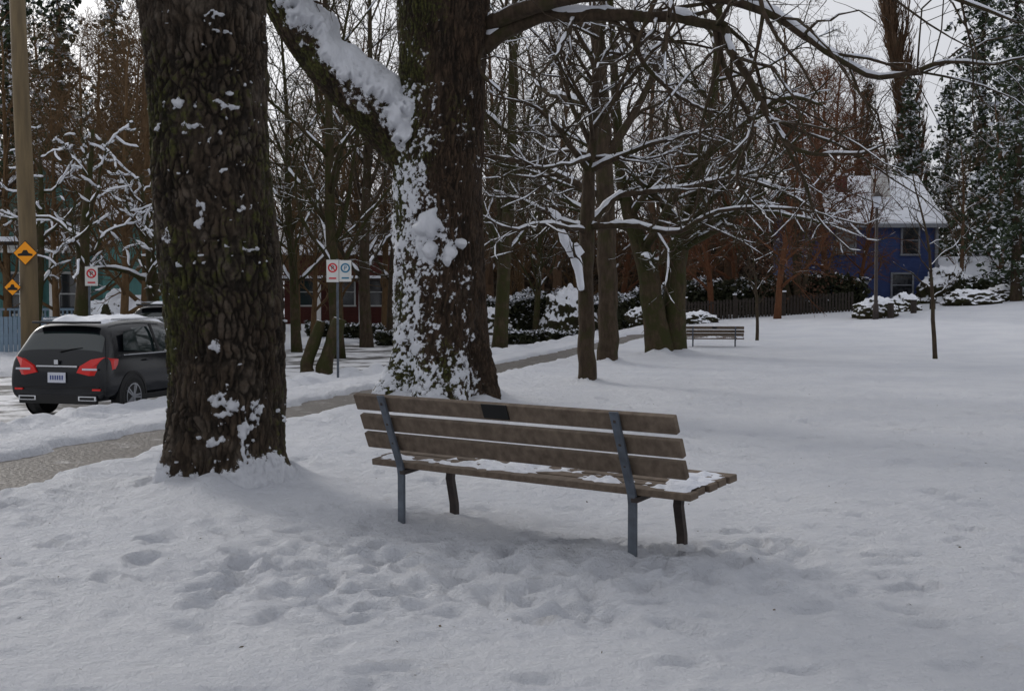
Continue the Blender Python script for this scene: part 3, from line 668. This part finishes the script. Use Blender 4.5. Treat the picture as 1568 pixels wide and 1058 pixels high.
# ------------------------------------------------------------------ car
def car(name,x,y,z,ang,paint='paint',snow=.0):
    e=empty(name,(x,y,z)); e.rotation_euler=(0,0,ang)     # local: +y forward, rear bumper at y=0
    st=[(0.0,.36,.70,.74,.84,.70),(.03,.28,.90,.94,.875,.74),(.09,.26,1.0,1.04,.89,.74),(.27,.26,1.02,1.40,.89,.66),(.38,.26,1.02,1.50,.89,.65),
        (1.0,.25,1.01,1.555,.89,.65),(1.75,.25,.99,1.55,.89,.64),(2.3,.25,.97,1.50,.89,.62),(2.5,.25,.96,1.44,.89,.61),(3.15,.26,.95,1.05,.88,.66),(3.6,.27,.88,.95,.86,.62),(3.95,.30,.74,.80,.80,.6),(4.08,.36,.6,.64,.70,.5)]
    B=Buf(); P=[]; 
    for (yy,zb,zl,zr,hw,rw) in st:
        half=[(0,zb),(hw*.85,zb),(hw*.985,zb+.10),(hw,.62 if zl>.75 else (zb+zl)/2),(hw*.96,zl),(rw+(.02),zr-.05 if zr-zl>.2 else zr-.02),(rw*.8,zr),(0,zr+.02)]
        ring=[(hx,yy,hz) for hx,hz in half]+[(-hx,yy,hz) for hx,hz in half[-2:0:-1]]
        P.append(ring)
    n=len(P[0]); 
    for r in P: B.v+=r
    mp=B.mi(paint); mg=B.mi('glass')
    for i in range(len(P)-1):
        for k in range(n):
            a=i*n+k; b=i*n+(k+1)%n; kk=k if k<7 else n-1-k
            y0=st[i][0]; mt=mp
            if kk==4 and .9<y0<2.6: mt=mg
            if kk in(5,6) and ((.05<y0<.2) or (2.4<y0<3.1)): mt=mg
            B.face((a,b,b+n,a+n),mt)
    for base_,rev in((0,True),((len(P)-1)*n,False)):
        for k in range(7):
            l=lambda q:base_+q; r_=lambda q: base_+((n-q)%n)
            if k==0: f=[l(0),l(1),r_(1)]
            elif k==6: f=[l(6),l(7),r_(6)]
            else: f=[l(k),l(k+1),r_(k+1),r_(k)]
            B.face(f if not rev else f[::-1],mp)
    o=B.obj("body",e); m_=o.modifiers.new("s",'SUBSURF'); m_.levels=2; m_.render_levels=2
    B=Buf()
    for yy in(1.55,):
        for sx in(-1,1): B.box((sx*.785,yy,1.25),(.02,.07,.48),'trim',Matrix.Rotation(-sx*.40,3,'Y'))
    B.box((0,.02,.31),(1.4,.06,.14),'trim')
    for sx in(-1,1):
        B.quad([(sx*.868,.50,1.07),(sx*.865,.98,1.05),(sx*.762,.98,1.40),(sx*.785,.62,1.36)],'glass')
        B.box((sx*.54,-.012,.33),(.32,.03,.075),'chrome'); B.box((sx*.54,-.02,.33),(.26,.03,.045),'black')
        B.box((sx*.62,1.35,1.56),(.03,1.6,.03),'chrome'); B.box((sx*.97,2.4,1.05),(.16,.10,.13),paint)
        B.box((sx*.885,1.65,.30),(.03,1.7,.09),'trim')
        B.box((sx*.865,1.5,1.0),(.04,2.0,.018),'chrome')
        for yy in(1.2,2.1): B.box((sx*.895,yy,.90),(.03,.18,.025),paint)
    B.box((0,-.012,.83),(.74,.03,.03),'chrome'); B.box((0,.26,1.515),(1.12,.22,.035),paint)
    B.box((0,-.008,.50),(1.5,.02,.02),'trim')
    o=B.obj("trim",e,smooth=False); m_=o.modifiers.new("b",'BEVEL'); m_.width=.008; m_.segments=2
    B=Buf()
    for sx in(-1,1):
        pts=[(.36,.735),(.42,.84),(.62,.945),(.80,.98),(.895,.94),(.885,.79),(.80,.70),(.58,.69)]
        def yy_(xx): return -.012+ .22*max(0,(xx-.62)/.27)**2
        f=[Vector((sx*a,yy_(a)-.015,b)) for a,b in pts]; bk_=[Vector((sx*a*.97,yy_(a)+.14,b)) for a,b in pts]
        b0=len(B.v); B.v+=[tuple(q) for q in f+bk_]; mt=B.mi('tail'); c=len(pts)
        ce=len(B.v); B.v.append((sx*.64,-.03,.82))
        for q in range(c): B.face((b0+q,b0+(q+1)%c,ce),mt); B.face((b0+q,b0+(q+1)%c,b0+c+(q+1)%c,b0+c+q),mt)
        B.box((sx*.60,-.035,.79),(.26,.012,.03),'plate')
        B.box((sx*.70,-.004,.47),(.14,.03,.03),'tail')
    B.obj("tail_lights",e,smooth=False)
    B=Buf(); B.box((0,-.02,.655),(.32,.012,.16),'plate')
    for i in range(6): B.box((-.105+i*.042,-.028,.655),(.022,.004,.07),'platetxt')
    B.box((0,-.02,.90),(.07,.03,.07),'chrome'); B.obj("number_plate",e,smooth=False)
    B=Buf(); B.tube([Vector((0,.07,1.06)),Vector((.2,.10,1.10)),Vector((.38,.12,1.12))],[.01,.008,.006],5,'trim'); B.obj("rear_wiper",e)
    for i,(sx,yy) in enumerate(((-1,.74),(1,.74),(-1,3.3),(1,3.3))):
        B=Buf()
        ring=[(.0,.20),(.015,.22),(.03,.30),(.01,.325),(-.10,.33),(-.2,.31)]; mt=B.mi('rubber'); ns=28
        for (dx,r) in ring:
            for q in range(ns): a=6.283*q/ns; B.v.append((sx*(.87+dx),yy+r*math.cos(a),.325+r*math.sin(a)))
        for a in range(len(ring)-1):
            for q in range(ns): c=a*ns+q; d=a*ns+(q+1)%ns; B.face((c,d,d+ns,c+ns),mt)
        B.face(range((len(ring)-1)*ns,len(ring)*ns),mt)
        b0=len(B.v); mt=B.mi('trim')
        for q in range(25):
            a=-.25+(math.pi+.5)*q/24
            for r,dx in((.36,.005),(.405,.0),(.405,-.06),(.34,-.06)): B.v.append((sx*(.893+dx),yy+r*math.cos(a),.33+r*math.sin(a)))
        for q in range(24):
            for p in range(4): c=b0+q*4+p; d=b0+q*4+(p+1)%4; B.face((c,d,d+4,c+4),mt)
        b0=len(B.v); B.v+=[(sx*.889,yy+.36*math.cos(6.283*q/32),.33+.36*math.sin(6.283*q/32)) for q in range(32)]; B.face(range(b0,b0+32),B.mi('black'))
        for q in range(5):
            a=6.283*q/5; 
            for o_ in(-.16,.16):
                B.box((sx*.893,yy+.12*math.cos(a+o_),.325+.12*math.sin(a+o_)),(.02,.20,.028),'alloy',Matrix.Rotation(a+o_*.4,3,'X'))
        B.tube([Vector((sx*.88,yy,.325)),Vector((sx*.91,yy,.325))],[.05,.045],12,'alloy')
        b0=len(B.v); mt=B.mi('alloy')
        for q in range(33):
            a=6.283*q/32
            for r in(.195,.215): B.v.append((sx*.905,yy+r*math.cos(a),.325+r*math.sin(a)))
        for q in range(32): B.face((b0+q*2,b0+q*2+1,b0+q*2+3,b0+q*2+2),mt)
        B.obj("wheel_%d"%(i+1),e,smooth=False)
    B=Buf(); mt=B.mi('snowcap'); na,nb=24,50
    for a in range(na+1):
        for b in range(nb+1):
            xx=-.56+1.12*a/na; yy=.46+1.85*b/nb; ed=sm(0,.12,a/na)*sm(1,.88,a/na)*sm(0,.06,b/nb)*sm(1,.94,b/nb)
            zz=1.49+.06*(1-(xx/.62)**2)-.05*abs((yy-1.35)/1.1)**3+ed*(.024+snow+.07*(n3(xx,yy,x,3)+.3*n3(xx,yy,x,11)))-.012*(1-ed)
            B.v.append((xx,yy,zz))
    for a in range(na):
        for b in range(nb): q=a*(nb+1)+b; B.face((q,q+nb+1,q+nb+2,q+1),mt)
    B.obj("roof_snow",e)
    if snow>.06:
        B=Buf(); B.box((0,3.5,1.0),(1.5,.95,.14),'snowcap'); B.box((0,2.8,1.28),(1.25,.9,.08),'snowcap',Matrix.Rotation(-.55,3,'X')); B.box((0,.12,1.24),(1.4,.5,.10),'snowcap',Matrix.Rotation(1.2,3,'X')); B.box((0,-.02,.80),(1.6,.10,.30),'snowcap'); o=B.obj("bonnet_snow",e); m_=o.modifiers.new("b",'BEVEL'); m_.width=.04; m_.segments=3
    return e
AH=-math.atan2(.28,1)
car("parked_car",-7.15,20.5,-.468,AH,snow=.026)
car("parked_car",-7.75,28.6,-.468,-.10,snow=-.02).scale=(1,1,1.14)
M['cargrey']=base("car_paint_silver",(.36,.37,.39),.3,.2)[0]
car("parked_car",(800-784)*.034,68,-.35,.5,'cargrey',.16)
# ------------------------------------------------------------------ signs
def text(s,size,loc,par,k,nm):
    cu=bpy.data.curves.new(nm,'FONT'); cu.body=s; cu.size=size; cu.align_x='CENTER'; cu.align_y='CENTER'; cu.extrude=.0015; cu.materials.append(M[k])
    o=bpy.data.objects.new(nm,cu); COL.objects.link(o); o.parent=par; o.location=loc; o.rotation_euler=(math.pi/2,0,0); return o
def ringmesh(B,cx,cz,r0,r1,y,k,n=32):
    b0=len(B.v); mt=B.mi(k)
    for q in range(n):
        a=6.2832*q/n
        for r in(r0,r1): B.v.append((cx+r*math.cos(a),y,cz+r*math.sin(a)))
    for q in range(n): a=b0+q*2; b=b0+((q+1)%n)*2; B.face((a,a+1,b+1,b),mt)
def psign(name,px,py,D,ang,boards,postpx,zb,s=.30):
    x=(postpx-784)*D/2000; ztop=V(px,py,D).z; e=empty(name,(x,D,zb)); e.rotation_euler=(0,0,ang)
    h=ztop-zb; B=Buf(); B.box((0,0,(h+.35)/2-.2),(.05,.035,h+.55),'steel'); B.obj("post",e,smooth=False)
    for i,(dx,kind,hh) in enumerate(boards):
        B=Buf(); B.box((dx,-.03,h),(s,.006,hh),'white'); o=B.obj("board_%d"%(i+1),e,smooth=False)
        B=Buf(); k='red' if kind=='n' else 'pblue'
        ringmesh(B,dx,h+hh*.14,s*.27,s*.39,-.036,k)
        if kind=='n': B.box((dx,-.0365,h+hh*.14),(s*.6,.003,s*.09),k,Matrix.Rotation(.78,3,'Y'))
        B.box((dx,-.036,h-hh*.33),(s*.6,.004,s*.12),k)
        B.obj("marking_%d"%(i+1),e,smooth=False); text("P",s*.5,(dx,-.037,h+hh*.13),e,'black' if kind=='n' else 'pblue',"letter_%d"%(i+1))
    return e
psign("parking_sign",520,415,27,.15,[(-.10,'n',.46),(.16,'p',.44)],517,-.12,.25)
psign("parking_sign",143,423,30,.3,[(.05,'n',.44)],137,-.3,.28)
D=27; px_=46; x=(px_-784)*D/2000; e=empty("utility_pole",(x,D,-.4)); B=Buf()
B.tube([Vector((0,0,-.3)),Vector((-.02,0,3)),Vector((-.12,0,6)),Vector((-.22,0,10))],[.19,.175,.165,.15],20,'pole'); 
B.box((-.2,0,9.3),(2.2,.1,.12),'pole'); B.obj("pole",e)
def diamond(nm,dx,z,s):
    B=Buf(); m_=Matrix.Rotation(math.pi/4,3,'Y'); B.box((dx,-.22,z),(s,.006,s),'black',m_); B.box((dx,-.226,z),(s*.93,.006,s*.93),'yellow',m_)
    B.quad([(dx-s*.42,-.231,z-.06),(dx+s*.42,-.231,z-.06),(dx+s*.42,-.231,z-.02),(dx+s*.2,-.231,z+.0),(dx+s*.1,-.231,z+.06),(dx-s*.1,-.231,z+.06),(dx-s*.2,-.231,z),(dx-s*.42,-.231,z-.02)],'black')
    B.obj(nm,e,smooth=False)
diamond("warning_sign_board",.0,V(45,388,D).z+.4,.36); diamond("lower_sign_board",-.27,V(26,440,D).z+.4,.25)
D=46; x=(1341-784)*D/2000; z0=H(x,D); e=empty("street_lamp",(x,D,z0)); B=Buf(); ht=V(1340,318,D).z-z0
B.tube([Vector((0,0,-.2)),Vector((0,0,.5)),Vector((0,0,.55)),Vector((0,0,ht))],[.11,.10,.065,.05],12,'darksteel'); B.obj("post",e)
B=Buf(); B.tube([Vector((0,0,ht)),Vector((0,0,ht+.05)),Vector((0,0,ht+.38))],[.06,.10,.17],8,'plate'); B.tube([Vector((0,0,ht+.38)),Vector((0,0,ht+.42)),Vector((0,0,ht+.55))],[.22,.20,.04],8,'darksteel'); B.obj("lantern",e,smooth=False)
for px,D,t_ in((1364,46,464),(1399,48,459),(1428,50,458)):
    x=(px-784)*D/2000; z0=H(x,D); zt=V(px,t_,D).z; B=Buf(); B.tube([Vector((x,D,z0-.2)),Vector((x,D,zt)),],[.12,.11],8,'darkw'); B.tube([Vector((x,D,zt)),Vector((x,D,zt+.07))],[.13,.07],8,'snowcap'); B.obj("wooden_post",smooth=False)
# ------------------------------------------------------------------ fence
e=empty("wooden_fence",(0,0,0)); B=Buf(); 
a=V(1050,490,53); b_=V(1310,480,53); L=(b_-a).length; n_=int(L/.13)
for i in range(n_):
    x=a.x+(b_.x-a.x)*i/n_; z0=H(x,53); hh=.78+.02*math.sin(i*2.1); B.box((x,53,z0+hh/2),(.085,.025,hh),'darkw')
for zz in(.22,.66):
    for i in range(0,int(L),1): x=a.x+i+.5; B.box((x,53.03,H(x,53)+zz),(1.02,.04,.07),'darkw')
for i in range(0,int(L),2): x=a.x+i; B.box((x,53.05,H(x,53)+.45),(.12,.12,1.0),'darkw'); B.box((x,53.05,H(x,53)+.98),(.15,.15,.06),'snowcap')
B.obj("pickets",e,smooth=False)
hedge("hedge",6.8,55,15,55.5,1.5,1.4,9000,.18,12)
# ------------------------------------------------------------------ houses
def win(B,c,w_,h,frame='white'):
    x,y,z=c; B.box((x,y-.02,z),(w_,.04,h),'wglass'); t=.08
    B.box((x,y-.045,z+h/2+t/2),(w_+2*t,.09,t),frame);B.box((x,y-.055,z-h/2-t/2),(w_+2*t+.06,.11,t),frame)
    for s in(-1,1): B.box((x+s*(w_/2+t/2),y-.045,z),(t,.09,h),frame)
    B.box((x,y-.05,z),(w_,.03,.05),frame)
def house(name,x0,x1,y0,y1,zb,ze,zr,wall,wins,along='x',ov=.4,frame='white'):
    cx=(x0+x1)/2; e=empty(name,(cx,y0,zb)); X=(x1-x0)/2; Y=y1-y0; h=ze-zb; r=zr-zb
    B=Buf()
    B.box((0,Y/2,h/2),(2*X,Y,h),wall)
    if along=='x':
        for s in(-1,1): B.quad([(s*X,0,h),(s*X,Y,h),(s*X,Y/2,r)],wall)
    else:
        for yy in(0,Y): B.quad([(-X,yy,h),(X,yy,h),(0,yy,r)],wall)
    B.obj("walls",e,smooth=False)
    B=Buf(); 
    for off,k,th in((0.02,'darkw',.08),(.105,'snowcap',.14)):
        if along=='x':
            sl=(r-h)/(Y/2); 
            for (ya,yb) in((-ov,Y/2),(Y+ov,Y/2)):
                za=h-sl*ov; P=[(-X-ov,ya,za),(X+ov,ya,za),(X+ov,yb,r),(-X-ov,yb,r)]
                lo=[(p[0],p[1],p[2]+off) for p in P]; hi=[(p[0],p[1],p[2]+off+th) for p in P]
                B.quad(lo,k);B.quad(hi,k)
                for q in range(4): B.quad([lo[q],lo[(q+1)%4],hi[(q+1)%4],hi[q]],k)
        else:
            sl=(r-h)/X
            for s in(-1,1):
                P=[(s*(X+ov),-ov,h-sl*ov),(s*(X+ov),Y+ov,h-sl*ov),(0,Y+ov,r),(0,-ov,r)]
                lo=[(p[0],p[1],p[2]+off) for p in P]; hi=[(p[0],p[1],p[2]+off+th) for p in P]
                B.quad(lo,k);B.quad(hi,k)
                for q in range(4): B.quad([lo[q],lo[(q+1)%4],hi[(q+1)%4],hi[q]],k)
    B.obj("roof",e,smooth=False)
    B=Buf()
    for (wx,wz,ww,wh) in wins: win(B,(wx-cx,0,wz-zb),ww,wh,frame)
    if wins: B.obj("windows",e,smooth=False)
    return e
e=house("blue_house",13.6,19.4,60,68,.6,4.75,7.0,'bluew',[(18.25,3.95,.72,1.25),(15.3,3.95,.8,1.2),(17.9,1.9,.9,1.0)],frame='greyframe')
B=Buf(); B.box((1.0,2.2,5.9-.0),(.7,.7,1.3),'white'); B.box((1.0,2.2,6.62),(.8,.8,.14),'snowcap'); B.box((-.8,2.6,6.0),(.5,.5,1.0),'redw'); B.box((-.8,2.6,6.58),(.56,.56,.14),'snowcap'); B.obj("chimney",e,smooth=False)
B=Buf()
for xx in(-2.95,2.95): B.box((xx,-.06,2.05),(.14,.10,4.1),'greyframe')
B.box((0,-.43,4.0),(6.6,.05,.18),'greyframe'); B.obj("trim",e,smooth=False)
e=house("garden_shed",20.2,24.5,60,63,.8,2.3,3.0,'darkw',[]); 
e=house("teal_house",-18.6,-14.4,46,55,-.2,4.3,6.0,'teal',[(-15.4,3.9,.8,1.0),(-17.0,3.9,.8,1.0),(-15.4,1.5,1.0,1.4),(-17.1,1.5,1.0,1.4)],'y')
B=Buf(); 
for xx in(-2.0,-1.1,.1,1.1,2.0): B.box((xx,-2.1,1.75),(.22,.22,2.7),'white'); B.box((xx,-2.1,.45),(.34,.34,.12),'white')
B.box((0,-1.1,.18),(4.6,2.2,.36),'ltblue'); B.box((0,-2.1,3.2),(4.7,.2,.25),'white'); B.box((0,-1.15,3.39),(4.9,2.6,.12),'darkw'); B.box((0,-1.15,3.52),(5.0,2.7,.16),'snowcap')
for i in range(28): B.box((-2.0+i*.148,-2.1,.8),(.05,.05,.7),'ltblue')
B.box((0,-2.1,1.18),(4.3,.09,.08),'ltblue'); B.obj("porch",e,smooth=False)
B=Buf()
for i in range(44): B.box((-18.5+i*.13,37,.0+.35),(.11,.03,1.0),'ltblue')
B.box((-15.7,37.03,.6),(5.6,.04,.08),'ltblue'); B.box((-15.7,37.03,.1),(5.6,.04,.08),'ltblue'); B.obj("garden_fence",smooth=False)
e=house("red_house",-12.2,-5.8,70,80,-.3,3.6,5.4,'redw',[(-10.9,1.6,1.1,1.4),(-9.0,1.6,1.1,1.4),(-7.1,1.6,1.1,1.4)],'x')
B=Buf(); B.box((0,-.9,2.55),(6.6,1.8,.12),'darkw'); B.box((0,-.9,2.68),(6.7,1.9,.14),'snowcap')
for xx in(-3.1,-1.1,1.1,3.1): B.box((xx,-1.7,1.25),(.2,.2,2.5),'white')
B.obj("porch",e,smooth=False)
house("brown_house",-4.5,3.5,98,106,-.3,4,6,'darkw',[(-2.5,1.4,1.2,1.2),(1.5,1.4,1.2,1.2)])
